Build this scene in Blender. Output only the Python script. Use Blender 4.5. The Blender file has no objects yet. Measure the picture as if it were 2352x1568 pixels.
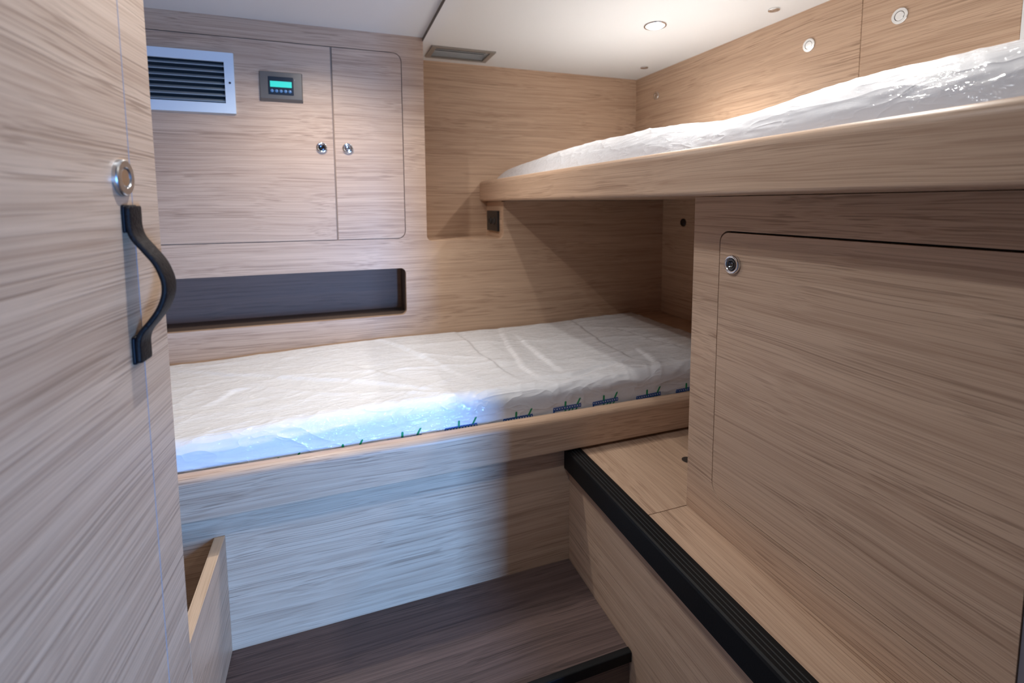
import bpy, bmesh, math, random
import numpy as np
from mathutils import Vector, Matrix
from mathutils.geometry import tessellate_polygon

# ------------------------------------------------------------------ scene, camera, light
S = bpy.context.scene
C = S.collection
Z0 = 1.15                       # eye height; all heights below are written relative to the eye
S.view_settings.view_transform = 'Standard'
S.view_settings.look = 'None'
S.view_settings.gamma = 1.0
S.view_settings.use_curve_mapping = False
S.view_settings.exposure = 0.42

F_PX, CX, CY = 1131.07, 1175.52, 574.84
YAW, PITCH, ROLL = map(math.radians, (19.85009, 5.39794, -0.31085))
cam = bpy.data.cameras.new('camera')
cam.sensor_width = 36.0
cam.lens = F_PX / 2352 * 36.0
cam.shift_x = (1176 - CX) / 2352
cam.shift_y = (CY - 784) / 2352
cam.clip_start = 0.01
cam.dof.use_dof = True
cam.dof.focus_distance = 0.85
cam.dof.aperture_fstop = 4.5
co = bpy.data.objects.new('camera', cam)
C.objects.link(co)
cy_, sy_ = math.cos(YAW), math.sin(YAW)
cp_, sp_ = math.cos(PITCH), math.sin(PITCH)
cr_, sr_ = math.cos(ROLL), math.sin(ROLL)
Rz = Matrix(((cy_, -sy_, 0), (sy_, cy_, 0), (0, 0, 1)))
B_ = Matrix(((1, 0, 0), (0, 0, -1), (0, 1, 0)))
Rx = Matrix(((1, 0, 0), (0, cp_, -sp_), (0, sp_, cp_)))
Rr = Matrix(((cr_, -sr_, 0), (sr_, cr_, 0), (0, 0, 1)))
RC = Rr @ Rx @ B_ @ Rz          # rows: right, down, forward
M = Matrix((RC[0], -RC[1], -RC[2])).transposed().to_4x4()
M.translation = Vector((0, 0, Z0))
co.matrix_world = M
S.camera = co

W = bpy.data.worlds.new('daylight')
W.use_nodes = True
W.node_tree.nodes['Background'].inputs[0].default_value = (0.50, 0.68, 1.0, 1)
W.node_tree.nodes['Background'].inputs[1].default_value = 0.05
S.world = W

def area(name, loc, target, sx, sy, power, col, spread=180):
    l = bpy.data.lights.new(name, 'AREA')
    l.shape = 'RECTANGLE'; l.size = sx; l.size_y = sy
    l.energy = power; l.color = col; l.spread = math.radians(spread)
    o = bpy.data.objects.new(name, l); C.objects.link(o)
    o.location = (loc[0], loc[1], loc[2] + Z0)
    d = Vector(target) - Vector(loc)
    o.rotation_euler = d.to_track_quat('-Z', 'Y').to_euler()
    return o
# daylight from the saloon windows behind the open door
area('saloon_daylight', (0.62, -1.5, -0.58), (0.1, 1.2, -0.80), 0.20, 0.85, 16.5, (0.18, 0.44, 1.0), 78)
LAMP_W, LAMP_COL = 19.0, (1.0, 0.955, 0.895)

# ------------------------------------------------------------------ measured planes
YP, YR = 1.80, 2.0216            # locker front, back of the recess
XR = 1.3518                      # hull side
XREC, XRR, ZRB = 0.3195, 0.6162, -0.1346
ZCL, ZCR = 0.5845, 0.5715
XU, ZU0, ZU1 = 0.5868, 0.0121, 0.0967      # upper bunk rail
XC, YC, YCN = 0.6971, 0.8248, 0.2822       # cabinet under the bunk
ZT, ZF, ZLOW = -0.6533, -0.9687, -1.15     # step top, floor, lower floor
XS, XN1, XN2 = 0.5726, 0.5567, 0.5996
YL, YL2, YB = 1.114, 1.149, 1.139
ZL0, ZL1 = -0.6453, -0.5515
XB, ZB = -0.2422, -0.7002

# ------------------------------------------------------------------ materials
MATS = {}
def nmat(name):
    m = bpy.data.materials.new(name); m.use_nodes = True
    nt = m.node_tree
    return m, nt, nt.nodes['Principled BSDF']
def plain(name, col, rough=0.5, metal=0.0, emit=None, es=0.0, noise=0.0, nscale=200, coat=0.0, spec=0.5):
    m, nt, b = nmat(name)
    b.inputs['Base Color'].default_value = (*col, 1)
    b.inputs['Roughness'].default_value = rough
    b.inputs['Metallic'].default_value = metal
    b.inputs['Coat Weight'].default_value = coat
    b.inputs['Specular IOR Level'].default_value = spec
    if emit:
        b.inputs['Emission Color'].default_value = (*emit, 1)
        b.inputs['Emission Strength'].default_value = es
    if noise:
        tc = nt.nodes.new('ShaderNodeTexCoord'); n = nt.nodes.new('ShaderNodeTexNoise')
        n.inputs['Scale'].default_value = nscale; n.inputs['Detail'].default_value = 3
        bp = nt.nodes.new('ShaderNodeBump'); bp.inputs['Strength'].default_value = noise
        bp.inputs['Distance'].default_value = 0.001
        nt.links.new(tc.outputs['Object'], n.inputs['Vector'])
        nt.links.new(n.outputs['Fac'], bp.inputs['Height'])
        nt.links.new(bp.outputs['Normal'], b.inputs['Normal'])
    MATS[name] = m
    return m

def wood(name, axis, light, dark, pore, rough=0.42, seed=0.0, contrast=1.0, flame=1.0):
    """Veneer with its grain along one local axis."""
    m, nt, b = nmat(name)
    N, L = nt.nodes, nt.links
    tc = N.new('ShaderNodeTexCoord')
    def mapped(sa, sb):
        mp = N.new('ShaderNodeMapping')
        sc = [sb, sb, sb]; sc['XYZ'.index(axis)] = sa
        mp.inputs['Scale'].default_value = sc
        mp.inputs['Location'].default_value = (seed * 3.1, seed * 5.7, seed * 2.3)
        L.new(warp.outputs[0], mp.inputs['Vector'])
        return mp
    # slow wander of the grain
    mp0 = N.new('ShaderNodeMapping')
    sc = [5.0, 5.0, 5.0]; sc['XYZ'.index(axis)] = 1.6
    mp0.inputs['Scale'].default_value = sc
    mp0.inputs['Location'].default_value = (seed, seed * 2, seed * 3)
    L.new(tc.outputs['Object'], mp0.inputs['Vector'])
    n0 = N.new('ShaderNodeTexNoise'); n0.inputs['Scale'].default_value = 1.0; n0.inputs['Detail'].default_value = 2
    L.new(mp0.outputs[0], n0.inputs['Vector'])
    sub = N.new('ShaderNodeVectorMath'); sub.operation = 'SUBTRACT'
    sub.inputs[1].default_value = (0.5, 0.5, 0.5)
    L.new(n0.outputs['Color'], sub.inputs[0])
    sca = N.new('ShaderNodeVectorMath'); sca.operation = 'SCALE'; sca.inputs['Scale'].default_value = 0.034
    L.new(sub.outputs[0], sca.inputs[0])
    warp = N.new('ShaderNodeVectorMath'); warp.operation = 'ADD'
    L.new(tc.outputs['Object'], warp.inputs[0]); L.new(sca.outputs[0], warp.inputs[1])
    def noise(sa, sb, det=2.0, rgh=0.5):
        n = N.new('ShaderNodeTexNoise'); n.inputs['Scale'].default_value = 1.0
        n.inputs['Detail'].default_value = det; n.inputs['Roughness'].default_value = rgh
        L.new(mapped(sa, sb).outputs[0], n.inputs['Vector'])
        return n.outputs['Fac']
    def rng(v, a, bb, c=0.0, d=1.0):
        r = N.new('ShaderNodeMapRange'); r.inputs['From Min'].default_value = a; r.inputs['From Max'].default_value = bb
        r.inputs['To Min'].default_value = c; r.inputs['To Max'].default_value = d
        L.new(v, r.inputs['Value']); return r.outputs[0]
    def mul(a, k):
        x = N.new('ShaderNodeMath'); x.operation = 'MULTIPLY'; L.new(a, x.inputs[0])
        if isinstance(k, float): x.inputs[1].default_value = k
        else: L.new(k, x.inputs[1])
        return x.outputs[0]
    def add(a, c):
        x = N.new('ShaderNodeMath'); x.operation = 'ADD'; L.new(a, x.inputs[0]); L.new(c, x.inputs[1]); return x.outputs[0]
    tone = rng(noise(0.8, 11.0, 2), 0.3, 0.7, 0, 0.22 * contrast)
    streak = add(rng(noise(0.9, 58.0, 0), 0.40, 0.72, 0, 0.22 * contrast), rng(noise(1.5, 165.0, 0.5), 0.44, 0.68, 0, 0.24 * contrast))
    streak = add(streak, rng(noise(2.4, 720.0, 0.5), 0.42, 0.66, 0, 0.34 * contrast))
    contour = noise(0.22, 5.0, 0.5, 0.4)
    k = N.new('ShaderNodeMath'); k.operation = 'MULTIPLY'; k.inputs[1].default_value = 70.0
    L.new(contour, k.inputs[0])
    sn = N.new('ShaderNodeMath'); sn.operation = 'SINE'; L.new(k.outputs[0], sn.inputs[0])
    flamev = mul(rng(sn.outputs[0], 0.2, 1.0, 0, 1), rng(noise(1.1, 7.0, 2), 0.48, 0.70, 0.0, 0.20 * contrast * flame))
    fac = add(add(tone, streak), flamev)
    mx = N.new('ShaderNodeMix'); mx.data_type = 'RGBA'
    mx.inputs['A'].default_value = (*light, 1); mx.inputs['B'].default_value = (*dark, 1)
    L.new(fac, mx.inputs['Factor'])
    pores = mul(rng(noise(2.2, 460.0, 1.0), 0.56, 0.64, 0, 1), rng(noise(1.2, 24.0, 2), 0.36, 0.62, 0.15, 0.62 * contrast))
    mx2 = N.new('ShaderNodeMix'); mx2.data_type = 'RGBA'
    mx2.inputs['B'].default_value = (*pore, 1)
    L.new(mx.outputs['Result'], mx2.inputs['A']); L.new(pores, mx2.inputs['Factor'])
    L.new(mx2.outputs['Result'], b.inputs['Base Color'])
    b.inputs['Roughness'].default_value = rough
    b.inputs['Specular IOR Level'].default_value = 0.35
    bp = N.new('ShaderNodeBump'); bp.inputs['Strength'].default_value = 0.25; bp.inputs['Distance'].default_value = 0.0006
    bp.invert = True
    L.new(add(pores, mul(fac, 0.5)), bp.inputs['Height'])
    L.new(bp.outputs['Normal'], b.inputs['Normal'])
    MATS[name] = m
    return m

OAK = ((0.635, 0.448, 0.316), (0.400, 0.255, 0.168), (0.235, 0.140, 0.088))
oak = {(a, s): wood('oak_%s_%d' % (a, s), a, *OAK, seed=s * 1.7 + 'XYZ'.index(a)) for a in 'XYZ' for s in (0, 1, 2, 3)}
oak_door = wood('oak_door', 'X', *OAK, seed=6.3, contrast=1.1)
oak_edge = wood('oak_edge', 'Y', (0.62, 0.46, 0.33), (0.47, 0.33, 0.22), (0.35, 0.23, 0.15), seed=9.1)
walnut = wood('walnut_floor', 'X', (0.150, 0.098, 0.086), (0.040, 0.024, 0.022), (0.020, 0.011, 0.010), rough=0.5, seed=4.2, flame=1.3)
riser_w = wood('walnut_riser', 'X', (0.20, 0.135, 0.10), (0.13, 0.085, 0.065), (0.08, 0.05, 0.04), rough=0.5, seed=5.2)
lining = wood('niche_lining', 'X', (0.225, 0.135, 0.098), (0.175, 0.105, 0.075), (0.125, 0.078, 0.055), rough=0.6, seed=2.2)
headliner = plain('headliner', (0.745, 0.735, 0.715), 0.85, noise=0.15, nscale=600)
white_lam = plain('white_laminate', (0.82, 0.82, 0.82), 0.35)
gap_brown = plain('brown_gap', (0.15, 0.10, 0.068), 0.7)
groove = plain('dark_gap', (0.035, 0.024, 0.018), 0.8)
black_rub = plain('black_rubber', (0.0055, 0.0055, 0.006), 0.5, spec=0.22, noise=0.2, nscale=400)
rub_line = plain('rubber_ridge', (0.03, 0.034, 0.037), 0.45)
chrome = plain('chrome', (0.82, 0.83, 0.85), 0.09, 1.0)
face_m = plain('polished_steel', (0.72, 0.72, 0.72), 0.14, 1.0)
satin = plain('satin_steel', (0.55, 0.55, 0.55), 0.28, 1.0)
dark_steel = plain('dark_steel', (0.10, 0.10, 0.11), 0.15, 1.0)
alu = plain('white_painted_metal', (0.70, 0.76, 0.80), 0.35)
slat_m = plain('grey_painted_slat', (0.33, 0.38, 0.41), 0.35)
grille_m = plain('anodised_grey', (0.34, 0.32, 0.29), 0.4, 0.4)
vent_in = plain('vent_dark', (0.012, 0.014, 0.016), 0.8)
blind_m = plain('grille_slat', (0.40, 0.45, 0.48), 0.4, 0.2)
plate_m = plain('bronze_grey_plate', (0.165, 0.150, 0.135), 0.32, 0.45)
bezel_m = plain('navy_bezel', (0.010, 0.020, 0.035), 0.25)
lcd_m = plain('lcd_green', (0.02, 0.25, 0.22), 0.3, emit=(0.03, 0.55, 0.47), es=0.75)
btn_m = plain('blue_button', (0.09, 0.20, 0.36), 0.3)
sock_m = plain('black_plastic', (0.012, 0.012, 0.013), 0.35)
leather = plain('brown_black_leather', (0.010, 0.0065, 0.006), 0.55, spec=0.2, noise=0.9, nscale=330)
leather_e = plain('leather_edge', (0.005, 0.005, 0.008), 0.5, spec=0.2)
edge_line = plain('pale_edge_line', (0.34, 0.315, 0.335), 0.5)
blue_ink = plain('blue_ink', (0.003, 0.085, 0.36), 0.3)
green_ink = plain('green_ink', (0.0, 0.27, 0.10), 0.3)
lens_m = plain('lamp_lens', (1, 1, 1), 0.3, emit=(1.0, 0.95, 0.86), es=3.2)

def film(name, seed, k=1.0, alongy=False, col=(0.745, 0.75, 0.775, 1)):
    """White mattress inside a crumpled clear film."""
    m, nt, b = nmat(name)
    N, L = nt.nodes, nt.links
    tc = N.new('ShaderNodeTexCoord')
    def nz(sc, det, dist=0.0, rot=0.0, off=0.0):
        mp = N.new('ShaderNodeMapping'); mp.inputs['Scale'].default_value = (sc[1], sc[0], sc[2]) if alongy else sc
        mp.inputs['Rotation'].default_value = (0, 0, rot * (0.4 if alongy else 1)); mp.inputs['Location'].default_value = (seed + off, off, 0)
        L.new(tc.outputs['Object'], mp.inputs['Vector'])
        n = N.new('ShaderNodeTexNoise'); n.inputs['Scale'].default_value = 1; n.inputs['Detail'].default_value = det
        n.inputs['Distortion'].default_value = dist
        L.new(mp.outputs[0], n.inputs['Vector']); return n
    def ridge(n, pw):
        a = N.new('ShaderNodeMath'); a.operation = 'SUBTRACT'; a.inputs[1].default_value = 0.5; L.new(n.outputs['Fac'], a.inputs[0])
        c = N.new('ShaderNodeMath'); c.operation = 'ABSOLUTE'; L.new(a.outputs[0], c.inputs[0])
        d = N.new('ShaderNodeMapRange'); d.inputs['From Min'].default_value = 0; d.inputs['From Max'].default_value = 0.16
        d.inputs['To Min'].default_value = 1; d.inputs['To Max'].default_value = 0; L.new(c.outputs[0], d.inputs['Value'])
        p = N.new('ShaderNodeMath'); p.operation = 'POWER'; p.inputs[1].default_value = pw; L.new(d.outputs[0], p.inputs[0])
        return p.outputs[0]
    def bump(h, dist, st, prev=None):
        bp = N.new('ShaderNodeBump'); bp.inputs['Strength'].default_value = st; bp.inputs['Distance'].default_value = dist * k
        L.new(h, bp.inputs['Height'])
        if prev: L.new(prev.outputs[0], bp.inputs['Normal'])
        return bp
    soft = bump(ridge(nz((5, 13, 13), 2, 0.6, 0.35), 2.0), 0.006, 0.5)
    soft2 = bump(ridge(nz((9, 24, 24), 2, 0.4, -0.5, 3.0), 3.0), 0.003, 0.5, soft)
    fine = bump(ridge(nz((22, 60, 60), 3, 0.8, 0.2, 7.0), 2.5), 0.003, 0.9, soft2)
    fine2 = bump(nz((140, 190, 190), 3, 1.0, 0.0, 2.0).outputs['Fac'], 0.0022, 0.45, fine)
    L.new(soft2.outputs[0], b.inputs['Normal'])
    L.new(fine2.outputs[0], b.inputs['Coat Normal'])
    b.inputs['Base Color'].default_value = col
    b.inputs['Roughness'].default_value = 0.6
    b.inputs['Specular IOR Level'].default_value = 0.2
    b.inputs['Coat Weight'].default_value = 0.6 if alongy else 0.85
    b.inputs['Coat Roughness'].default_value = 0.13
    b.inputs['Coat IOR'].default_value = 1.5
    return m
film_a, film_b = film('film_lower', 0.0, 0.55), film('film_upper', 4.0, 0.4, True, (0.80, 0.81, 0.845, 1))

# ------------------------------------------------------------------ helpers
def tag(o, label=None, cat=None, group=None, kind=None):
    if label: o['label'] = label
    if cat: o['category'] = cat
    if group: o['group'] = group
    if kind: o['kind'] = kind
    return o
def thing(name, loc, label, cat, group=None, rz=0.0):
    o = bpy.data.objects.new(name, None); C.objects.link(o)
    o.location = (loc[0], loc[1], loc[2] + Z0); o.rotation_euler = (0, 0, rz)
    o.empty_display_size = 0.05
    return tag(o, label, cat, group)
def worldloc(p):
    v = Vector((0, 0, 0))
    while p: v += p.location; p = p.parent
    return v
def obj(name, bm, mat, parent=None, smooth=False, bevel=0.0, seg=2, local=False, origin=None):
    """Link a bmesh (written in eye-relative room coordinates unless local) as one mesh object."""
    bmesh.ops.recalc_face_normals(bm, faces=bm.faces)
    me = bpy.data.meshes.new(name)
    o = bpy.data.objects.new(name, me); C.objects.link(o)
    off = Vector((0, 0, Z0))
    if parent: o.parent = parent; off -= worldloc(parent)
    elif origin is not None:
        og = Vector(origin); off -= og + Vector((0, 0, Z0)); o.location = og + Vector((0, 0, Z0))
    if not local: bmesh.ops.translate(bm, vec=off, verts=bm.verts)
    bm.to_mesh(me); bm.free()
    for mm in (mat if isinstance(mat, (list, tuple)) else [mat]): me.materials.append(mm)
    if smooth:
        for p in me.polygons: p.use_smooth = True
    if bevel:
        md = o.modifiers.new('bevel', 'BEVEL'); md.width = bevel; md.segments = seg
        md.limit_method = 'ANGLE'; md.angle_limit = math.radians(40); md.harden_normals = False
        for p in me.polygons: p.use_smooth = True
        md2 = o.modifiers.new('wn', 'WEIGHTED_NORMAL'); md2.keep_sharp = True
    return o
def struct(name, bm, mat, label, cat, **k):
    return tag(obj(name, bm, mat, **k), label, cat, kind='structure')
def BM(): return bmesh.new()
def box(bm, x0, x1, y0, y1, z0, z1, mi=0):
    v = [bm.verts.new((x, y, z)) for x in (x0, x1) for y in (y0, y1) for z in (z0, z1)]
    for f in ((0, 1, 3, 2), (4, 6, 7, 5), (0, 4, 5, 1), (2, 3, 7, 6), (0, 2, 6, 4), (1, 5, 7, 3)):
        bm.faces.new([v[i] for i in f]).material_index = mi
    return bm
def rrect(a0, a1, b0, b1, r, n=7):
    """Rounded rectangle, r = radii of (a0b0, a1b0, a1b1, a0b1)."""
    if not isinstance(r, (list, tuple)): r = (r,) * 4
    pts = []
    for (ca, cb, sa, sb, s0), rr in zip(((a0, b0, 1, 1, 180), (a1, b0, -1, 1, 270), (a1, b1, -1, -1, 0), (a0, b1, 1, -1, 90)), r):
        if rr <= 0: pts.append((ca, cb)); continue
        for i in range(n + 1):
            t = math.radians(s0 + 90 * i / n)
            pts.append((ca + sa * rr + rr * math.cos(t), cb + sb * rr + rr * math.sin(t)))
    return pts
def plate(bm, outer, holes, to3, thick):
    """Flat board from an outline with holes; to3 maps (a,b,t) to 3-D, t in 0..thick."""
    loops = [outer] + list(holes)
    flat = [p for l in loops for p in l]
    tris = tessellate_polygon([[Vector((a, b, 0)) for a, b in l] for l in loops])
    v0 = [bm.verts.new(to3(a, b, 0)) for a, b in flat]
    v1 = [bm.verts.new(to3(a, b, thick)) for a, b in flat]
    for t in tris:
        try:
            bm.faces.new([v0[i] for i in t]); bm.faces.new([v1[i] for i in reversed(t)])
        except ValueError: pass
    k = 0
    for l in loops:
        n = len(l)
        for i in range(n):
            a, b = k + i, k + (i + 1) % n
            bm.faces.new((v0[a], v0[b], v1[b], v1[a]))
        k += n
    return bm
XZ = lambda y: (lambda a, b, t: (a, y + t, b))          # board facing the camera (front at y)
YZ = lambda x: (lambda a, b, t: (x + t, a, b))          # board facing -X (front at x)
def basis(ax):
    w = Vector(ax).normalized()
    u = w.orthogonal().normalized()
    return u, w.cross(u), w
def lathe(bm, prof, cen, ax, n=40, mi=0):
    u, v, w = basis(ax); cen = Vector(cen); rings = []
    for r, h in prof:
        if r < 1e-6: rings.append([bm.verts.new(cen + w * h)])
        else: rings.append([bm.verts.new(cen + w * h + (u * math.cos(t) + v * math.sin(t)) * r) for t in (2 * math.pi * i / n for i in range(n))])
    for A, Bq in zip(rings, rings[1:]):
        for i in range(n):
            j = (i + 1) % n
            if len(A) == 1 and len(Bq) == 1: continue
            if len(A) == 1: f = (A[0], Bq[i], Bq[j])
            elif len(Bq) == 1: f = (A[i], A[j], Bq[0])
            else: f = (A[i], A[j], Bq[j], Bq[i])
            bm.faces.new(f).material_index = mi
    return bm
def extrude(bm, prof, to3, t0, t1, mi=0):
    """Closed profile [(a,b)] extruded from t0 to t1."""
    A = [bm.verts.new(to3(a, b, t0)) for a, b in prof]; Bv = [bm.verts.new(to3(a, b, t1)) for a, b in prof]
    n = len(prof)
    for i in range(n):
        bm.faces.new((A[i], A[(i + 1) % n], Bv[(i + 1) % n], Bv[i])).material_index = mi
    bm.faces.new(A).material_index = mi; bm.faces.new(list(reversed(Bv))).material_index = mi
    return bm

# ------------------------------------------------------------------ the room
XW = -0.76
# board wall behind the lower berth with openings for lockers, niche and recess
LX0, LX1, LZ0, LZ1 = -0.70, 0.2435, -0.1225, 0.5255
NX0, NX1, NZ0, NZ1 = -0.70, 0.2405, -0.4013, -0.2294
r = 0.020
outer = [(XW, -0.985), (XR, -0.985), (XR, ZU0 - 0.001)]
ar = 0.012
outer += [(XRR + ar, ZU0 - 0.001), (XRR, ZU0 - 0.001 - 0.004)]
outer += [(XRR, ZRB + r)] + [(XRR - r + r * math.cos(t), ZRB + r + r * math.sin(t)) for t in (math.radians(-15 * i) for i in range(1, 7))]
outer += [(XREC + r + r * math.cos(t), ZRB + r + r * math.sin(t)) for t in (math.radians(270 - 15 * i) for i in range(0, 7))]
outer += [(XREC, ZCL + 0.015), (XW, ZCL + 0.015)]
bm = plate(BM(), outer, [rrect(LX0, LX1, LZ0, LZ1, (0, 0.028, 0.030, 0)), rrect(NX0, NX1, NZ0, NZ1, (0, 0.020, 0.020, 0))], XZ(YP), 0.02)
struct('wall_back', bm, oak['X', 0], 'pale oak veneer back wall with locker doors, shelf niche and berth recess cut in', 'wall')
bm = BM()
box(bm, XREC - 0.03, XR, YR, YR + 0.02, ZRB - 0.02, ZCR + 0.01)
struct('wall_recess', bm, oak['X', 1], 'oak back of the recess above the upper bunk, below the ceiling vent', 'wall')
bm = BM()
box(bm, XRR, XRR + 0.016, YP + 0.0202, YR - 0.0005, ZRB - 0.016, ZU0 - 0.001)
box(bm, XREC - 0.016, XREC, YP + 0.0202, YR - 0.0005, ZRB - 0.016, ZCR)
box(bm, XREC, XRR, YP + 0.0202, YR - 0.0005, ZRB - 0.016, ZRB)
struct('trim_1', bm, oak['Y', 0], 'warm oak side cheek and sill lining the recess beside the black socket', 'recess lining')
# hull side: two oak boards with a seam, then a white panel near the door
YSEAM, YWH = 0.971, 0.636
bm = box(BM(), XR, XR + 0.02, YSEAM + 0.0004, YR + 0.02, -1.15, ZCR + 0.01)
struct('wall_right', bm, oak['Y', 1], 'oak hull side panel nearest the back corner, right of the upper bunk', 'wall', bevel=0.0022)
bm = box(BM(), XR, XR + 0.02, YWH, YSEAM - 0.0004, -1.15, ZCR + 0.01)
struct('wall_right.001', bm, oak['Y', 2], 'oak hull side panel nearer the camera, past the vertical seam', 'wall', bevel=0.0022)
bm = box(BM(), XR - 0.002, XR + 0.02, 0.0665, YWH - 0.001, -1.15, ZCR + 0.01)
struct('trim_2', bm, white_lam, 'white panel at the near end of the hull side, top right picture edge', 'panel')
bm = box(BM(), XR + 0.021, XR + 0.03, 0.9, 1.0, 0.0, ZCR + 0.01)
struct('trim_3', bm, gap_brown, 'dark backing behind the seam of the hull side panels', 'backing strip')
bm = box(BM(), XW - 0.02, XW, 0.0, 1.82, -1.15, ZCL + 0.01)
struct('wall_left', bm, oak['Y', 3], 'oak side wall behind the open door', 'wall')
bm = box(BM(), 0.45, XR + 0.02, 0.040, 0.065, -1.15, ZCR + 0.01)
box(bm, -0.2605, 0.4498, 0.040, 0.065, 0.40, ZCR + 0.01)
box(bm, 0.6985, XR, 0.0655, YCN - 0.001, -1.15, ZU0 - 0.0005)
struct('wall_front', bm, plain('painted_bulkhead', (0.20, 0.185, 0.21), 0.5), 'grey bulkhead edge beside the doorway, bottom right picture edge', 'wall')
bm = BM(); box(bm, XW, -0.262, 0.0, 0.02, -1.15, ZCL)
struct('wall_front.001', bm, oak['X', 2], 'oak bulkhead on the hinge side of the doorway', 'wall')
# ceiling: two headliner panels
bm = box(BM(), XW, XREC + 0.001, -0.02, YP - 0.0004, ZCL, ZCL + 0.02)
struct('ceiling', bm, headliner, 'off-white headliner panel over the locker side, left of the seam', 'ceiling', bevel=0.002)
LAMPS = [(0.998, 1.3917), (-0.040, 1.44), (0.86, 0.66), (0.362, 1.33), (0.04, 0.58)]
CVENT = (0.357, 0.600, 1.823, 1.966)
bm = plate(BM(), rrect(XREC, XR, -0.02, YR, (0, 0, 0, 0)),
           [rrect(CVENT[0] + 0.006, CVENT[1] - 0.006, CVENT[2] + 0.006, CVENT[3] - 0.006, 0.002)],
           lambda a, b, t: (a, b, ZCR + t), 0.03)
struct('ceiling.001', bm, headliner, 'off-white headliner panel over the upper bunk, right of the seam', 'ceiling')
bm = box(BM(), XREC - 0.0012, XREC - 0.0001, -0.02, YP - 0.0006, ZCR + 0.0005, ZCL - 0.0002)
struct('trim_6', bm, plain('seam_grey', (0.16, 0.14, 0.125), 0.8), 'grey seam strip between the two ceiling panels', 'seam')
# floor: raised walnut platform with black nosing, lower floor by the door
bm = box(BM(), XW, XS - 0.0005, 0.848, YB - 0.0005, ZF - 0.02, ZF)
struct('floor', bm, walnut, 'dark walnut floor platform in front of the lower berth', 'floor')
bm = box(BM(), XW, XS - 0.0005, 0.842, 0.860, ZLOW, ZF - 0.0195)
struct('trim_4', bm, riser_w, 'brown wooden riser below the black floor edge', 'riser')
bm = box(BM(), XW, XR, -0.6, 0.842, ZLOW - 0.02, ZLOW)
struct('floor.001', bm, walnut, 'lower walnut floor by the doorway', 'floor')
bm = extrude(BM(), [(0.8335, ZF - 0.0205), (0.8335, ZF + 0.0018), (0.8365, ZF + 0.004), (0.8478, ZF + 0.004), (0.8478, ZF - 0.0015), (0.842, ZF - 0.0195), (0.842, ZF - 0.0205)],
             lambda a, b, t: (t, a, b), XW + 0.01, XS - 0.001)
struct('trim_5', bm, black_rub, 'black rubber edge strip along the front of the walnut floor', 'edge strip', bevel=0.001)

# ------------------------------------------------------------------ wall lockers
def knob(parent, cen, ax, R=0.0178, h=0.007, bright=True, name='push_knob'):
    prof = [(0, 0.0), (R, 0.0), (R, h * 0.45), (R * 0.95, h * 0.85), (R * 0.82, h), (R * 0.64, h * 0.96), (R * 0.56, h * 0.5), (R * 0.52, h * 0.3)]
    k = obj(name, lathe(BM(), prof, cen, ax), chrome, parent, smooth=True)
    prof = [(R * 0.54, h * 0.2), (R * 0.53, h * 0.62), (R * 0.47, h * 0.78), (R * 0.3, h * 0.66), (0.0, h * 0.6)]
    obj('button', lathe(BM(), prof, cen, ax), chrome if bright else dark_steel, k, smooth=True)
    return k
XDIV = 0.0115
LK = thing('wall_locker', (XDIV - 0.2, YP, LZ0), 'oak wall locker with two flush doors and chrome push knobs above the niche', 'locker')
bm = BM()
box(bm, LX0 - 0.01, LX1 + 0.02, YP + 0.19, YP + 0.20, LZ0 - 0.01, LZ1 + 0.01)
box(bm, LX0 - 0.01, LX1 + 0.02, YP + 0.0205, YP + 0.19, LZ0 - 0.012, LZ0 - 0.002)
box(bm, LX0 - 0.01, LX1 + 0.02, YP + 0.0205, YP + 0.19, LZ1 + 0.002, LZ1 + 0.012)
box(bm, LX1 + 0.004, LX1 + 0.014, YP + 0.0205, YP + 0.19, LZ0 - 0.002, LZ1 + 0.002)
box(bm, XDIV - 0.02, XDIV + 0.02, YP + 0.0205, YP + 0.19, LZ0 - 0.002, LZ1 + 0.002)
obj('carcass', bm, gap_brown, LK)
bm = BM()
box(bm, XDIV - 0.012, XDIV + 0.012, YP + 0.0068, YP + 0.0190, LZ0 + 0.0121, LZ1 - 0.0121)
box(bm, LX1 - 0.034, LX1 - 0.0002, YP + 0.0068, YP + 0.0190, LZ0 + 0.0002, LZ1 - 0.0002)
box(bm, LX0 + 0.003, LX1 - 0.034, YP + 0.0068, YP + 0.0190, LZ0 + 0.0002, LZ0 + 0.012)
box(bm, LX0 + 0.003, LX1 - 0.034, YP + 0.0068, YP + 0.0190, LZ1 - 0.012, LZ1 - 0.0002)
obj('gap_strip', bm, plain('gap_strip_brown', (0.33, 0.22, 0.15), 0.7), LK)  # added strips close behind the door gaps, paler brown to lighten them
g = 0.0028
bm = plate(BM(), rrect(LX0 + 0.002, XDIV - g, LZ0 + g, LZ1 - g, 0.001), [rrect(-0.64, -0.292, 0.305, 0.458, 0.001)], XZ(YP), 0.0065)
dl = obj('door', bm, oak['X', 0], LK, bevel=0.0012)
dl['label'] = 'wide left door carrying the white vent'
knob(dl, (-0.0284, YP, 0.1916), (0, -1, 0), bright=False)
bm = plate(BM(), rrect(XDIV + g, LX1 - g, LZ0 + g, LZ1 - g, (0.001, 0.0255, 0.0275, 0.001)), [], XZ(YP), 0.0065)
dr = obj('door', bm, oak['X', 3], LK, bevel=0.0012)
dr['label'] = 'narrow right door with rounded corners'
knob(dr, (0.0551, YP, 0.1915), (0, -1, 0))

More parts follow.
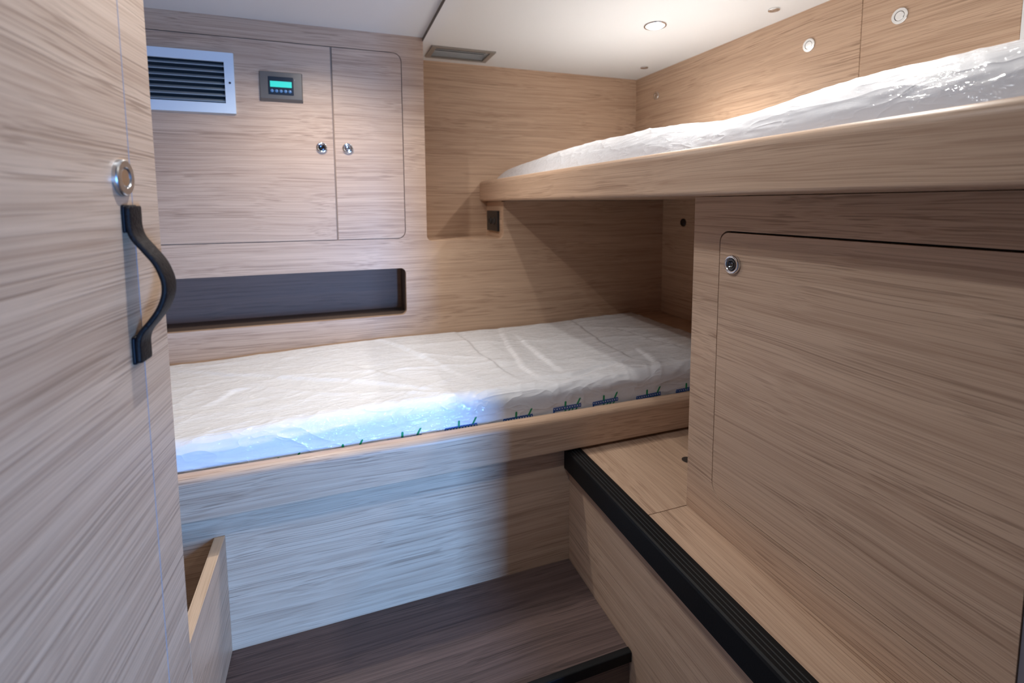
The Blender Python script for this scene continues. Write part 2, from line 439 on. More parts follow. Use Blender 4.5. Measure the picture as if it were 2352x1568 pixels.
# niche
NI = thing('shelf_niche', (-0.2, YP + 0.02, NZ0), 'long open niche with dark grey lining below the locker doors', 'niche')
bm = BM(); box(bm, NX0, NX1, YP + 0.150, YP + 0.160, NZ0 - 0.001, NZ1 + 0.001)
obj('back_panel', bm, lining, NI)
bm = BM()
box(bm, NX0, NX1 + 0.01, YP + 0.0203, YP + 0.16, NZ0 - 0.010, NZ0 - 0.001)
box(bm, NX0, NX1 + 0.01, YP + 0.0203, YP + 0.16, NZ1 + 0.001, NZ1 + 0.010)
box(bm, NX1 + 0.001, NX1 + 0.010, YP + 0.0203, YP + 0.16, NZ0 - 0.001, NZ1 + 0.001)
obj('lining', bm, plain('niche_side', (0.10, 0.066, 0.048), 0.6), NI)

# white vent grille in the left locker door
VG = thing('vent_grille', (-0.467, YP - 0.001, 0.381), 'white rectangular vent grille with grey slats in the left locker door', 'vent')
VX0, VX1, VZ0, VZ1 = -0.656, -0.2770, 0.2885, 0.4735
IX0, IX1, IZ0, IZ1 = -0.628, -0.3040, 0.3190, 0.4450
bm = plate(BM(), rrect(VX0, VX1, VZ0, VZ1, 0.001), [rrect(IX0, IX1, IZ0, IZ1, 0.0005)], XZ(YP - 0.008), 0.0078)
obj('frame', bm, alu, VG, bevel=0.002)
bm = BM(); box(bm, IX0 - 0.004, IX1 + 0.004, YP + 0.024, YP + 0.026, IZ0 - 0.006, IZ1 + 0.006)
obj('backing', bm, vent_in, VG)
ns = 7
for i in range(ns):
    zc = IZ0 + (i + 0.55) * (IZ1 - IZ0) / ns
    prof = []
    for s, zz in ((0, 0.0050), (1, -0.0048)):
        pass
    prof = [(YP - 0.004, zc - 0.0058), (YP - 0.002, zc - 0.0066), (YP + 0.015, zc + 0.0040), (YP + 0.013, zc + 0.0052), (YP - 0.0045, zc - 0.0045)]
    obj('slat', extrude(BM(), prof, lambda a, b, t: (t, a, b), IX0 - 0.002, IX1 + 0.002), slat_m, VG)
obj('screw', lathe(BM(), [(0.0035, -0.0), (0.0033, 0.0012), (0.0015, 0.0014), (0.0, 0.0004)], (-0.2898, YP - 0.008, 0.382), (0, -1, 0), 16), dark_steel, VG, smooth=True)

# control panel
CP = thing('control_panel', (-0.1437, YP - 0.001, 0.380), 'small grey climate control panel with green display beside the vent grille', 'control panel')
PX0, PX1, PZ0, PZ1 = -0.2075, -0.0795, 0.3330, 0.4275
bm = BM()
fr = [(PX0 + 0.003, PZ0 + 0.009), (PX1 - 0.002, PZ0 + 0.009), (PX1 - 0.002, PZ1 - 0.002), (PX0 + 0.003, PZ1 - 0.002)]
bk = [(PX0, PZ0), (PX1, PZ0), (PX1, PZ1), (PX0, PZ1)]
f_ = [bm.verts.new((a, YP - 0.013, b)) for a, b in fr]; b_ = [bm.verts.new((a, YP - 0.0005, b)) for a, b in bk]
bm.faces.new(f_); bm.faces.new(list(reversed(b_)))
for i in range(4): bm.faces.new((f_[i], f_[(i + 1) % 4], b_[(i + 1) % 4], b_[i]))
obj('cover_plate', bm, plate_m, CP, bevel=0.001)
SX0, SX1, SZ0, SZ1 = -0.1810, -0.1065, 0.3545, 0.4105
obj('bezel', box(BM(), SX0, SX1, YP - 0.0155, YP - 0.0128, SZ0, SZ1), bezel_m, CP, bevel=0.0012)
obj('display', box(BM(), SX0 + 0.006, SX1 - 0.005, YP - 0.0165, YP - 0.0154, 0.3775, 0.3960), lcd_m, CP)
for i in range(5):
    xx = SX0 + 0.011 + i * 0.0132
    obj('button', lathe(BM(), [(0.0052, 0.0), (0.0050, 0.0012), (0.003, 0.002), (0, 0.0021)], (xx, YP - 0.0154, 0.3655), (0, -1, 0), 16), btn_m, CP, smooth=True)
obj('indicator', lathe(BM(), [(0.0020, 0.0), (0.0018, 0.001), (0, 0.0013)], (SX1 + 0.0035, YP - 0.0130, 0.4035), (0, -1, 0), 12), chrome, CP, smooth=True)

# ceiling vent
CV = thing('ceiling_vent', ((CVENT[0] + CVENT[1]) / 2, (CVENT[2] + CVENT[3]) / 2, ZCR), 'grey metal slotted air vent in the ceiling above the recess', 'vent')
up = lambda z: (lambda a, b, t: (a, b, z + t))
bm = plate(BM(), rrect(CVENT[0], CVENT[1], CVENT[2], CVENT[3], 0.001), [rrect(CVENT[0] + 0.018, CVENT[1] - 0.018, CVENT[2] + 0.016, CVENT[3] - 0.016, 0.001)], up(ZCR - 0.005), 0.0049)
obj('frame', bm, grille_m, CV, bevel=0.0015)
obj('backing', box(BM(), CVENT[0] + 0.010, CVENT[1] - 0.010, CVENT[2] + 0.010, CVENT[3] - 0.010, ZCR + 0.022, ZCR + 0.024), vent_in, CV)
for i in range(6):
    yy = CVENT[2] + 0.026 + i * 0.0182
    prof = [(yy - 0.0028, ZCR + 0.0004), (yy + 0.0028, ZCR - 0.0002), (yy + 0.0028, ZCR + 0.0005), (yy - 0.0028, ZCR + 0.0011)]
    obj('slat', extrude(BM(), prof, lambda a, b, t: (t, a, b), CVENT[0] + 0.012, CVENT[1] - 0.012), blind_m, CV)

# ------------------------------------------------------------------ ceiling lamps
lamp_lab = ['round chrome recessed ceiling lamp, lit, over the upper bunk',
            'recessed ceiling lamp over the lower berth, just above the picture edge',
            'recessed ceiling lamp over the near end of the upper bunk',
            'recessed ceiling lamp over the bunk rail, just above the picture edge',
            'recessed ceiling lamp over the floor, beside the open door']
for i, (lx, ly) in enumerate(LAMPS):
    zc = ZCL if lx < XREC else ZCR
    t = thing('ceiling_lamp', (lx, ly, zc), lamp_lab[i], 'lamp', 'recessed ceiling lamps')
    obj('ring', lathe(BM(), [(0.0365, 0.0), (0.0362, 0.004), (0.0345, 0.0058), (0.0312, 0.0056), (0.0294, 0.0035), (0.0292, 0.0)], (lx, ly, zc), (0, 0, -1), 48), chrome, t, smooth=True)
    obj('lens', lathe(BM(), [(0.0290, 0.0035), (0.0275, 0.0062), (0.022, 0.0088), (0.012, 0.0104), (0.0, 0.0108)], (lx, ly, zc), (0, 0, -1), 40), lens_m, t, smooth=True)
    l = bpy.data.lights.new('lamp_light', 'SPOT')
    l.energy = LAMP_W * (1.0, 1.05, 0.9, 0.34, 0.72)[i]; l.color = (0.86, 0.93, 1.0) if i == 4 else LAMP_COL; l.spot_size = math.radians(150); l.spot_blend = 1.0
    l.shadow_soft_size = 0.012
    lo = bpy.data.objects.new('lamp_light', l); C.objects.link(lo); lo.parent = t
    lo.location = (0, 0, -0.014)

# small chrome fittings on ceiling and hull side
def fitting(cen, ax, R, label, name, group, dark=False):
    t = thing(name, cen, label, 'fitting', group)
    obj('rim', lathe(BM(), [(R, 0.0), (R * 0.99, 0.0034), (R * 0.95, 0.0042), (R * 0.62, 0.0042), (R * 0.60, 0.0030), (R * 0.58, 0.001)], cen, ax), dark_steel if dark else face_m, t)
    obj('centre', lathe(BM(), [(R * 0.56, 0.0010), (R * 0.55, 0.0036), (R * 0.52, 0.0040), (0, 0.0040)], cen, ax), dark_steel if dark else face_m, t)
    return t
fitting((1.2578, 1.8236, ZCR), (0, 0, -1), 0.0165, 'small chrome ceiling fitting in the back corner of the cabin', 'ceiling_fitting', 'small chrome ceiling fittings')
fitting((1.2543, 1.1674, ZCR), (0, 0, -1), 0.0165, 'small chrome ceiling fitting by the hull side, nearer the camera', 'ceiling_fitting', 'small chrome ceiling fittings')
fitting((XR, 1.1249, 0.465), (-1, 0, 0), 0.0195, 'chrome wall fitting shining white between back corner and panel seam', 'wall_fitting', 'round chrome wall fittings')
fitting((XR, 0.8735, 0.4619), (-1, 0, 0), 0.0195, 'round grey wall fitting right of the hull panel seam', 'wall_fitting', 'round chrome wall fittings')
fitting((XR, 1.8647, 0.4678), (-1, 0, 0), 0.0175, 'small grey wall fitting near the back corner above the upper bunk', 'wall_fitting', 'round chrome wall fittings')
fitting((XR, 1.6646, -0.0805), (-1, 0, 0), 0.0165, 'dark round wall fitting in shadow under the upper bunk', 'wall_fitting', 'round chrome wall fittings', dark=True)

# socket in the recess cheek
SO = thing('power_socket', (XRR, 1.915, -0.068), 'black double power socket in the recess cheek under the bunk rail', 'socket')
obj('cover_plate', box(BM(), XRR - 0.010, XRR - 0.0005, 1.846, 1.985, -0.1085, -0.0270), sock_m, SO, bevel=0.002)
for yy in (1.890, 1.940):
    obj('outlet', lathe(BM(), [(0.015, 0.0), (0.015, 0.0025), (0.012, 0.003), (0.0115, 0.0005), (0, 0.0005)], (XRR - 0.0100, yy, -0.068), (-1, 0, 0), 24), plain('socket_face', (0.02, 0.02, 0.022), 0.2), SO, smooth=True)

# ------------------------------------------------------------------ lower berth
LB = thing('lower_berth', (0.3, YB, ZF), 'oak lower berth with rounded front rail across the back of the cabin', 'berth')
obj('front_panel', box(BM(), XW, XR - 0.001, YB, YB + 0.016, ZF - 0.02, ZL0 + 0.02), oak['X', 2], LB)
def rail_prof(y0, y1, z0, z1, r, rb, n=8):
    """Cross-section with a round front top and a tight bottom (a = depth, b = height)."""
    p = []
    for i in range(n + 1):
        t = math.radians(180 - 90 * i / n); p.append((y0 + r + r * math.cos(t), z1 - r + r * math.sin(t)))
    for i in range(n + 1):
        t = math.radians(90 - 90 * i / n); p.append((y1 - 0.008 + 0.008 * math.cos(t), z1 - 0.008 + 0.008 * math.sin(t)))
    p += [(y1, z0)]
    for i in range(n + 1):
        t = math.radians(270 - 90 * i / n); p.append((y0 + rb + rb * math.cos(t), z0 + rb + rb * math.sin(t)))
    return p
bm = extrude(BM(), rail_prof(YL, YL2, ZL0, ZL1 + 0.001, 0.017, 0.004), lambda a, b, t: (t, a, b), XW + 0.001, XR - 0.002)
o = obj('rail', bm, oak['X', 1], LB, bevel=0.0008)
obj('base_board', box(BM(), XW + 0.001, XR - 0.002, YL2, YP - 0.0005, -0.605, -0.590), oak['X', 3], LB)
obj('shade_ledge', box(BM(), 1.225, XR - 0.002, YL2, YP - 0.0005, -0.5895, -0.478), oak['X', 3], LB, bevel=0.003)  # added oak ledge standing in for the brown shade at the mattress end

# low partition at the end of the berth front
t = tag(obj('low_partition', box(BM(), XB - 0.0205, XB, 0.8625, YB - 0.0005, ZF + 0.0002, ZB), [oak['Y', 2], oak_edge], origin=(XB - 0.01, 1.0, ZF), bevel=0.0008),
        'low oak partition board standing on the floor between the open door and berth front', 'partition')
for p in t.data.polygons:
    if p.normal.z > 0.9: p.material_index = 1

# ------------------------------------------------------------------ mattresses
GRAD = {}
def perlin(x, y, seed):
    if seed not in GRAD:
        ang = np.random.RandomState(seed).rand(256, 256) * 2 * np.pi
        GRAD[seed] = (np.cos(ang), np.sin(ang))
    gx, gy = GRAD[seed]
    xi, yi = np.floor(x).astype(int), np.floor(y).astype(int)
    xf, yf = x - xi, y - yi
    u, v = xf ** 3 * (xf * (6 * xf - 15) + 10), yf ** 3 * (yf * (6 * yf - 15) + 10)
    def d(ix, iy, fx, fy): return gx[ix % 256, iy % 256] * fx + gy[ix % 256, iy % 256] * fy
    a = d(xi, yi, xf, yf); b = d(xi + 1, yi, xf - 1, yf); c = d(xi, yi + 1, xf, yf - 1); e = d(xi + 1, yi + 1, xf - 1, yf - 1)
    return ((a * (1 - u) + b * u) * (1 - v) + (c * (1 - u) + e * u) * v) * 1.4
def ridged(x, y, ang, sa, sb, seed, pw=3.0):
    ca, sa_ = math.cos(ang), math.sin(ang)
    a, b = x * ca + y * sa_, -x * sa_ + y * ca
    a = a + 0.06 * perlin(x * 4, y * 4, seed + 50); b = b + 0.05 * perlin(x * 3 + 9, y * 3, seed + 51)
    n = perlin(a * sa, b * sb, seed)
    return np.clip(1 - np.abs(n) * 2.2, 0, 1) ** pw
def wrinkles(x, y, seed):
    h = 0.0045 * ridged(x, y, -0.35, 1.2, 5.0, seed, 6)
    h += 0.0032 * ridged(x, y, 0.45, 1.3, 6.0, seed + 1, 7) * np.clip(0.5 + perlin(x * 2, y * 2, seed + 9), 0, 1)
    h += 0.0030 * ridged(x, y, -0.8, 1.8, 7.0, seed + 2, 7) * np.clip(0.4 + 1.2 * perlin(x * 1.7 + 3, y * 2, seed + 8), 0, 1)
    h += 0.0009 * ridged(x, y, 0.1, 4.0, 17.0, seed + 3, 2.5)
    h += 0.0004 * ridged(x, y, -0.5, 10.0, 34.0, seed + 4, 2)
    return h
FOLDS = [  # long folds of the wrap on the lower mattress, (x, y) on its top
    [(-0.485, 1.737), (-0.321, 1.623), (-0.153, 1.504), (0.035, 1.377), (0.178, 1.271), (0.235, 1.215)],
    [(-0.377, 1.349), (-0.265, 1.315), (-0.178, 1.321)],
    [(-0.305, 1.377), (-0.268, 1.450), (-0.232, 1.457)],
    [(-0.303, 1.094), (-0.170, 1.122), (-0.069, 1.138), (0.026, 1.138)],
    [(0.136, 1.756), (0.207, 1.611), (0.311, 1.317)],
    [(0.022, 1.524), (0.170, 1.337)],
    [(0.596, 1.795), (0.543, 1.548), (0.513, 1.325), (0.521, 1.226)],
    [(0.423, 1.780), (0.431, 1.525), (0.445, 1.363), (0.461, 1.249)],
    [(0.618, 1.645), (0.608, 1.474), (0.600, 1.331), (0.599, 1.255)],
    [(0.889, 1.756), (0.851, 1.482), (0.841, 1.280), (0.892, 1.206)],
    [(0.517, 1.216), (0.615, 1.213), (0.749, 1.248), (0.841, 1.266)],
    [(0.506, 1.157), (0.649, 1.200), (0.834, 1.255)],
    [(0.606, 1.119), (0.776, 1.105), (0.924, 1.116)],
    [(0.992, 1.582), (1.019, 1.417), (1.053, 1.288)],
    [(0.919, 1.339), (0.892, 1.206), (0.850, 1.150)]]
def folds(x, k):
    h = np.zeros_like(x)
    y = k + 1.0655
    xw = x + 0.006 * perlin(x * 9, y * 9, 91); yw = y + 0.006 * perlin(x * 9 + 4, y * 9, 92)
    for n, pl in enumerate(FOLDS):
        best = np.full_like(x, 9.0); side = np.zeros_like(x); fade = np.zeros_like(x)
        tot = len(pl) - 1
        for i, ((ax, ay), (bx, by)) in enumerate(zip(pl, pl[1:])):
            ay, by = max(ay, 1.145), max(by, 1.145)
            dx, dy = bx - ax, by - ay; L2 = dx * dx + dy * dy + 1e-9
            t = np.clip(((xw - ax) * dx + (yw - ay) * dy) / L2, 0, 1)
            d = np.hypot(xw - ax - t * dx, yw - ay - t * dy)
            m = d < best
            best = np.where(m, d, best)
            side = np.where(m, ((xw - ax) * dy - (yw - ay) * dx) / math.sqrt(L2), side)
            fade = np.where(m, np.sin(np.pi * np.clip((i + t) / tot * 0.86 + 0.07, 0, 1)) ** 0.6, fade)
        a = (0.0026, -0.0030, 0.0022)[n % 3]
        h += fade * a * np.exp(-(best / 0.0075) ** 2)
        h += fade * 0.0032 * np.exp(-(best / 0.035) ** 2) * np.clip(side / 0.01, -1, 1) * (1 if n % 2 else -1)
    return h
class Cushion:
    """Rounded slab in local a (length) x b (depth) with a crumpled skin. b0 is the visible long side."""
    def __init__(s, a0, a1, b0, b1, z0, z1, r, na, seed, swap=False, top=None, side_amp=1.0, amp=1.0):
        s.__dict__.update(locals())
        prof = []
        for zz in np.linspace(z0, z1 - r, 12): prof.append((b0, zz, 1.0, 0.0))
        for i in range(1, 13):
            t = math.radians(180 - 90 * i / 12); prof.append((b0 + r + r * math.cos(t), z1 - r + r * math.sin(t), 1 - i / 12, i / 12))
        for bb in np.linspace(b0 + r, b1 - r * 0.6, 110)[1:]: prof.append((bb, z1, 0.0, 1.0))
        for i in range(1, 9):
            t = math.radians(90 - 90 * i / 8); prof.append((b1 - r * 0.6 + r * 0.6 * math.cos(t), z1 - r * 0.6 + r * 0.6 * math.sin(t), -i / 8, 1 - i / 8))
        prof.append((b1, z0, -1.0, 0.0))
        s.prof = np.array(prof)
        d = np.r_[0, np.cumsum(np.hypot(np.diff(s.prof[:, 0]), np.diff(s.prof[:, 1])))]
        s.arc = d
    def surf(s, A, K):
        """A along length, K arc length from the bottom of the visible side."""
        bb = np.interp(K, s.arc, s.prof[:, 0]); zz = np.interp(K, s.arc, s.prof[:, 1])
        nb = -np.interp(K, s.arc, s.prof[:, 2]); nz = np.interp(K, s.arc, s.prof[:, 3])
        if s.amp == 1.0: h = 0.62 * wrinkles(A, K, s.seed) + folds(A, K)
        else:
            h = 0.0030 * ridged(A, K, 0.12, 1.6, 9.0, s.seed, 2.5) + 0.0022 * ridged(A, K, -0.25, 2.2, 14.0, s.seed + 1, 3)
            h = h + 0.0008 * ridged(A, K, 0.3, 6.0, 34.0, s.seed + 2, 2.5)
        side = np.clip(1 - K / (s.z1 - s.z0), 0, 1)
        edge = np.exp(-((K - (s.z1 - s.z0)) / 0.05) ** 2)
        h = h * (1 - 0.65 * side) + edge * 0.0016 * ridged(A, K, 1.0, 8, 20, s.seed + 6, 2) * s.side_amp
        ea = np.minimum(A - s.a0, s.a1 - A); re = min(s.r * 1.3, 0.06)
        e = np.clip(1 - ea / re, 0, 1); drop = re * (1 - np.sqrt(np.clip(1 - e * e, 0, 1)))
        zz = zz + nz * h - drop * np.clip((zz - s.z0) / (s.z1 - s.z0), 0, 1)
        if s.top is not None: zz = zz + s.top(A) * np.clip((zz - s.z0) / (s.z1 - s.z0), 0, 1.2)
        bb = bb + nb * h * s.side_amp * 0.7
        return A, bb, zz
    def build(s, name, mat, parent):
        ea = 0.06
        Au = np.r_[s.a0 + ea * (1 - np.cos(np.linspace(0, np.pi / 2, 14))), np.linspace(s.a0 + ea, s.a1 - ea, s.na)[1:-1], s.a1 - ea * (1 - np.cos(np.linspace(np.pi / 2, 0, 14)))]
        Kf = np.r_[np.linspace(0, s.z1 - s.z0 + 0.04, 34), np.linspace(s.z1 - s.z0 + 0.04, s.arc[-1], 120)[1:]]
        A, K = np.meshgrid(Au, Kf, indexing='ij')
        X, Y, Z = s.surf(A, K)
        nA, nK = A.shape
        P = np.stack([Y, X, Z] if s.swap else [X, Y, Z], -1).reshape(-1, 3)
        off = Vector((0, 0, Z0)) - worldloc(parent)
        P = P + np.array(off)
        idx = np.arange(nA * nK).reshape(nA, nK)
        q = np.stack([idx[:-1, :-1], idx[1:, :-1], idx[1:, 1:], idx[:-1, 1:]], -1).reshape(-1, 4)
        if s.swap: q = q[:, ::-1]
        faces = q.tolist()
        e0, e1 = idx[0].tolist(), idx[-1].tolist()
        bot0, bot1 = idx[:, 0].tolist(), idx[:, -1].tolist()
        faces.append(e0 if not s.swap else e0[::-1]); faces.append(e1[::-1] if not s.swap else e1)
        ring = bot0[::-1] + bot1
        faces.append(ring if not s.swap else ring[::-1])
        me = bpy.data.meshes.new(name); me.from_pydata(P.tolist(), [], faces); me.update()
        me.materials.append(mat)
        for p in me.polygons: p.use_smooth = True
        o = bpy.data.objects.new(name, me); C.objects.link(o); o.parent = parent
        return o

ML = thing('mattress', (0.25, 1.45, -0.590), 'white mattress in clear plastic wrap with blue and green print on the lower berth', 'mattress', 'wrapped mattresses')
def lower_top(a): return 0.006 * np.sin(a * 5.0 + 1.0) + 0.016 * np.clip((a - 0.1) / 0.9, -0.6, 1)
low = Cushion(XW + 0.02, 1.222, 1.1535, YP - 0.004, -0.5895, -0.484, 0.036, 560, 3, top=lower_top)
low.build('plastic_wrapped_pad', film_a, ML)
# lettering printed on the wrap, half hidden behind the rail
bm = BM()
def patch(bm, pts, mi):
    """Ink polygon given as (a, k) outline points, laid on the wrap."""
    A = np.array([p[0] for p in pts]); K = np.array([p[1] for p in pts])
    X, Y, Zz = low.surf(A, K)
    v = [bm.verts.new((x, y - 0.0009, z + 0.0003)) for x, y, z in zip(X, Y, Zz)]
    w = [bm.verts.new((x, y - 0.0001, z)) for x, y, z in zip(X, Y, Zz)]
    n = len(v)
    bm.faces.new(v).material_index = mi
    for i in range(n): bm.faces.new((v[i], v[(i + 1) % n], w[(i + 1) % n], w[i])).material_index = mi
def ring_ink(bm, a, k, ra, rk, th, mi, n=14):
    for i in range(n):
        t0, t1 = 2 * math.pi * i / n, 2 * math.pi * (i + 1) / n
        patch(bm, [(a + ra * math.cos(t0), k + rk * math.sin(t0)), (a + ra * math.cos(t1), k + rk * math.sin(t1)),
                   (a + (ra - th) * math.cos(t1), k + (rk - th) * math.sin(t1)), (a + (ra - th) * math.cos(t0), k + (rk - th) * math.sin(t0))], mi)
for a0, zc, sl, wd in ((-0.170, -0.5705, 0.03, 0.082), (-0.035, -0.5655, 0.03, 0.082), (0.100, -0.5610, 0.03, 0.082), (0.238, -0.5560, 0.03, 0.083), (0.390, -0.5555, 0.05, 0.082),
                       (0.531, -0.5475, 0.06, 0.083), (0.650, -0.5480, 0.07, 0.080), (0.790, -0.5525, 0.06, 0.082), (0.926, -0.5530, 0.05, 0.082)):
    kc = zc + 0.5895
    K = lambda f: kc + (f - 0.5) * sl * wd * 0.5
    for i in range(11):
        f = (i + 0.5) / 11
        ring_ink(bm, a0 + f * wd, K(f), 0.0042, 0.0043, 0.0019, 0)
    for e in (-0.0043, 0.0043):
        patch(bm, [(a0, K(0) + e - 0.0006), (a0 + wd, K(1) + e - 0.0006), (a0 + wd, K(1) + e + 0.0006), (a0, K(0) + e + 0.0006)], 0)
    patch(bm, [(a0, K(0) - 0.009), (a0 + 0.004, K(0) - 0.009), (a0 + 0.004, K(0)), (a0, K(0))], 0)
    f = 0.43; x = a0 + f * wd
    patch(bm, [(x - 0.0025, K(f) + 0.002), (x + 0.0025, K(f) + 0.002), (x + 0.0033, K(f) + 0.0155), (x + 0.002, K(f) + 0.0175), (x - 0.0008, K(f) + 0.0175), (x - 0.0020, K(f) + 0.0155)], 1)
    f = 0.86; x = a0 + f * wd
    patch(bm, [(x - 0.003, K(f) + 0.003), (x + 0.0022, K(f) + 0.003), (x + 0.0105, K(f) + 0.0185), (x + 0.0100, K(f) + 0.0200), (x + 0.0062, K(f) + 0.0190)], 1)
    for f in (0.42, 0.56, 0.68, 0.82):
        x = a0 + f * wd
        patch(bm, [(x - 0.004, K(f) - 0.0120), (x, K(f) - 0.0120), (x + 0.004, K(f) - 0.005), (x + 0.0005, K(f) - 0.005)], 1)
o = obj('printed_lettering', bm, [blue_ink, green_ink], ML)
o['label'] = 'blue lettering with green strokes'

MU = thing('mattress', (0.98, 1.1, ZU0 + 0.018), 'white mattress in shiny plastic wrap on the upper bunk', 'mattress', 'wrapped mattresses')
def upper_top(a):
    return np.interp(a, [0.07, 0.34, 0.45, 0.55, 0.70, 0.78, 0.90, 1.05, 1.20, 1.40, 1.60, 1.75, 1.90, 2.02], [0.007, 0.007, 0.008, 0.005, -0.008, -0.013, -0.001, 0.006, 0.006, 0.008, 0.000, -0.008, -0.015, -0.026])
upm = Cushion(0.075, YR - 0.008, XU + 0.047, XR - 0.012, ZU0 + 0.0185, 0.1715, 0.110, 520, 21, swap=True, top=upper_top, side_amp=1.0, amp=0.7)
upm.build('plastic_wrapped_pad', film_b, MU)

# ------------------------------------------------------------------ upper bunk
UB = thing('upper_bunk', (0.97, 1.1, ZU0), 'oak upper bunk with rounded side rail above the cabinet', 'bunk')
p = rail_prof(XU, XU + 0.036, ZU0, ZU1, 0.017, 0.008)
obj('rail', extrude(BM(), p, lambda a, b, t: (a, t, b), 0.0665, YR - 0.001), oak['Y', 3], UB, bevel=0.0008)
obj('base_board', box(BM(), XU + 0.036, XR - 0.001, 0.0665, YR - 0.001, ZU0 + 0.0005, ZU0 + 0.018), oak['Y', 0], UB)

# ------------------------------------------------------------------ step bench and cabinet
SB = thing('step_bench', (0.63, 0.7, ZLOW), 'oak step bench with black ribbed edge along the foot of the cabinet', 'step')
obj('side_panel', box(BM(), XS, XS + 0.018, 0.0665, YB - 0.0006, ZLOW, ZT - 0.0185), oak['Y', 0], SB)
obj('step_top', box(BM(), XN2 - 0.012, XR - 0.002, YC + 0.0009, YB - 0.0006, ZT - 0.018, ZT), oak['Y', 1], SB, bevel=0.0005)
o = obj('step_top', box(BM(), XN2 - 0.012, 0.6980, 0.0665, YC - 0.0009, ZT - 0.018, ZT), oak['Y', 2], SB, bevel=0.0005)
hz = lathe(BM(), [(0.016, 0.0), (0.016, 0.0006), (0.0, 0.0006)], (0.829, 0.978, ZT - 0.0002), (0, 0, 1), 28)
o = obj('finger_hole', hz, groove, SB); o['label'] = 'dark finger hole'
# black nosing: front lip, ribbed top
zt = ZT + 0.0022
prof = [(XN1, -0.7043), (XN1, zt - 0.006), (XN1 + 0.002, zt - 0.0018), (XN1 + 0.006, zt)]
for i in range(3):
    a = XN1 + 0.0135 + i * 0.0085
    prof += [(a - 0.0012, zt), (a - 0.0008, zt - 0.0009), (a + 0.0008, zt - 0.0009), (a + 0.0012, zt)]
prof += [(XN2 - 0.0012, zt), (XN2, zt - 0.0012), (XN2, ZT + 0.0002), (XN1 + 0.0040, ZT - 0.001), (XN1 + 0.0040, -0.7043)]
nose = obj('nosing', extrude(BM(), prof, lambda a, b, t: (a, t, b), 0.0665, YB - 0.0008), black_rub, SB)
nose['label'] = 'black ribbed nosing'
for i in range(3):
    a = XN1 + 0.0135 + i * 0.0085
    obj('grip_rib', box(BM(), a - 0.0010, a + 0.0010, 0.0670, YB - 0.001, zt - 0.0009, zt + 0.0003), rub_line, nose)

CB = thing('bunk_cabinet', (1.0, 0.55, ZT), 'oak cabinet with one large flush door under the upper bunk', 'cabinet')
DY0, DY1, DZ0, DZ1 = YCN, 0.7525, -0.5840, -0.0530
hole = rrect(DY0, DY1, DZ0, DZ1, (0, 0.028, 0.022, 0))
bm = plate(BM(), [(YCN, ZT + 0.0002), (YC, ZT + 0.0002), (YC, ZU0 - 0.0003), (YCN, ZU0 - 0.0003)] + list(reversed(hole)), [], YZ(XC), 0.018)
obj('body', box(bm, XC + 0.0205, XR - 0.003, YCN + 0.002, YC - 0.0005, ZT + 0.0004, ZU0 - 0.0005), oak['Y', 0], CB, bevel=0.0008)
obj('gap_backing', box(BM(), XC + 0.0186, XC + 0.0203, YCN + 0.004, YC - 0.004, ZT + 0.002, ZU0 - 0.002), groove, CB)
g = 0.0014
bm = plate(BM(), rrect(DY0, DY1 - g, DZ0 + g, DZ1 - 0.003, (0, 0.0266, 0.0206, 0)), [], YZ(XC), 0.0175)
cd = obj('door', bm, oak['Y', 3], CB, bevel=0.0008)
kn = (XC, 0.7166, -0.1145)
latch = obj('latch', lathe(BM(), [(0.0, 0.0), (0.0182, 0.0), (0.0182, 0.0035), (0.0172, 0.006), (0.0150, 0.0072), (0.0128, 0.0060), (0.0105, 0.0032), (0.0102, 0.002)], kn, (-1, 0, 0), 48), chrome, cd, smooth=True)
obj('button', lathe(BM(), [(0.0102, 0.001), (0.0100, 0.0052), (0.0090, 0.0062), (0.0068, 0.0055), (0.0060, 0.003), (0.0, 0.0024)], kn, (-1, 0, 0), 40), dark_steel, latch, smooth=True)

# ------------------------------------------------------------------ open door on the left
TH = math.radians(4.0)
hinge = Vector((-0.22418, 0.05146, Z0))
bm = box(BM(), 0.0, 0.6, 0.0, 0.032, ZLOW + 0.02, 0.385)
D1 = struct('door_1', bm, oak_door, 'open pale oak cabin door with black strap handle, left edge of the picture', 'door', local=True, bevel=0.0012)
D1.location = hinge; D1.rotation_euler = (0, 0, math.pi / 2 - TH)
def dpart(name, bm, mat, parent=None, **k):
    o = obj(name, bm, mat, None, local=True, **k); o.parent = parent or D1
    return o
dpart('edge_seam', box(BM(), 0.5375, 0.5386, -0.0003, 0.001, ZLOW + 0.02, 0.385), edge_line)
# round lock (local -y faces the room)
cl = (0.518, 0.0, 0.0266)
lk = dpart('lock', lathe(BM(), [(0.0, 0.0), (0.0172, 0.0), (0.0172, 0.0030), (0.0168, 0.0042), (0.0158, 0.0050), (0.0100, 0.0050), (0.0094, 0.0042), (0.0092, 0.002)], cl, (0, -1, 0), 64), satin)
dpart('button', lathe(BM(), [(0.0088, 0.0015), (0.0086, 0.0036), (0.0080, 0.0040), (0.0, 0.0040)], cl, (0, -1, 0), 48), chrome, lk)
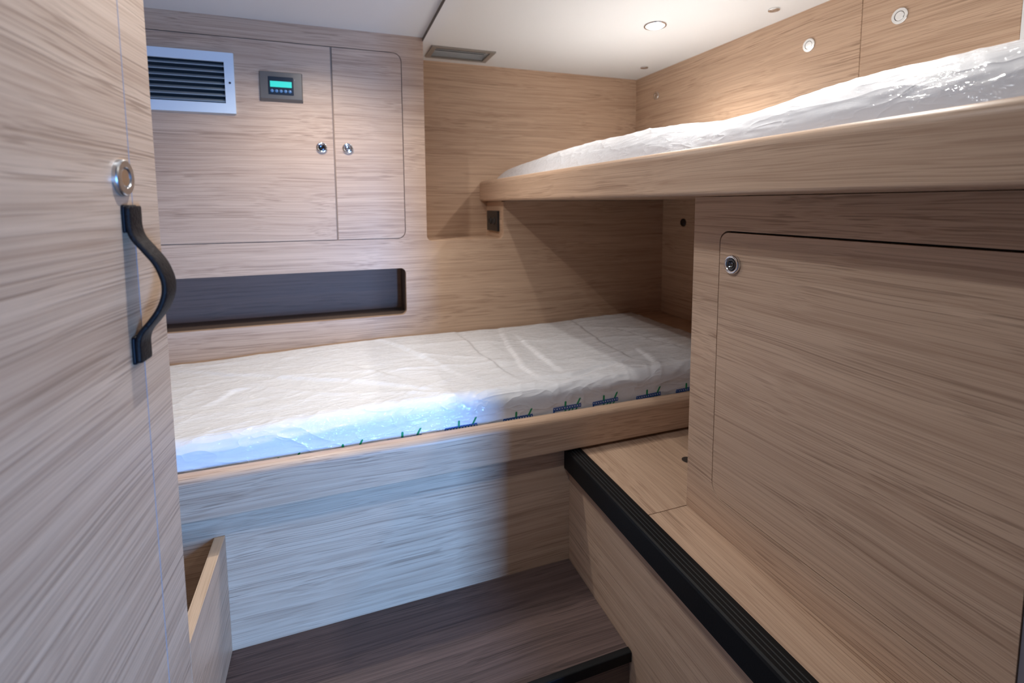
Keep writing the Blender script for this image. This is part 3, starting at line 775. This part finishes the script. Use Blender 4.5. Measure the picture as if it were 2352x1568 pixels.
# leather strap: path in (z, bow), swept across its width with rounded edges
pts = [(0.0000, 0.0048), (-0.0100, 0.0048), (-0.0210, 0.0050), (-0.0310, 0.0078), (-0.0430, 0.0160), (-0.0560, 0.0245), (-0.0700, 0.0295), (-0.0800, 0.0305), (-0.0900, 0.0290),
       (-0.1020, 0.0240), (-0.1130, 0.0165), (-0.1230, 0.0085), (-0.1320, 0.0052), (-0.1420, 0.0048), (-0.1530, 0.0048)]
def smooth_path(pts, m=7):
    P = [Vector((a, b)) for a, b in pts]; out = []
    for i in range(len(P) - 1):
        p0, p1, p2, p3 = P[max(i - 1, 0)], P[i], P[i + 1], P[min(i + 2, len(P) - 1)]
        for j in range(m):
            t = j / m
            out.append(0.5 * ((2 * p1) + (-p0 + p2) * t + (2 * p0 - 5 * p1 + 4 * p2 - p3) * t * t + (-p0 + 3 * p1 - 3 * p2 + p3) * t ** 3))
    return out + [P[-1]]
def strap(pts, s0, s1, th, zoff=0.0, noff=0.0):
    path = smooth_path(pts); bm = BM(); rings = []
    hw = (s1 - s0) / 2; sc = (s0 + s1) / 2
    for i, p in enumerate(path):
        d = (path[min(i + 1, len(path) - 1)] - path[max(i - 1, 0)]).normalized(); n = Vector((-d.y, d.x))
        if n.y < 0: n = -n
        e = min(i, len(path) - 1 - i); w = hw * (0.86 if e == 0 else 0.96 if e == 1 else 1.0)
        ring = []
        for (a, b) in rrect(-w, w, -th / 2, th / 2, th * 0.42, 3):
            q = p + n * b
            ring.append(bm.verts.new((sc + a, -(q.y + noff), q.x + zoff)))
        rings.append(ring)
    m = len(rings[0])
    for A, Bq in zip(rings, rings[1:]):
        for i in range(m): bm.faces.new((A[i], A[(i + 1) % m], Bq[(i + 1) % m], Bq[i]))
    bm.faces.new(rings[0]); bm.faces.new(rings[-1])
    return bm
hd = dpart('strap_handle', strap(pts, 0.5128, 0.5395, 0.0052), leather, smooth=True)
hd['label'] = 'dark leather strap handle'
dpart('end_pad', strap([(0.0010, 0.0015), (-0.010, 0.0015), (-0.020, 0.0015), (-0.0255, 0.0018)], 0.5123, 0.5400, 0.0030), leather_e, hd, smooth=True)
dpart('end_pad', strap([(-0.1270, 0.0018), (-0.134, 0.0015), (-0.145, 0.0015), (-0.1542, 0.0015)], 0.5123, 0.5400, 0.0030), leather_e, hd, smooth=True)
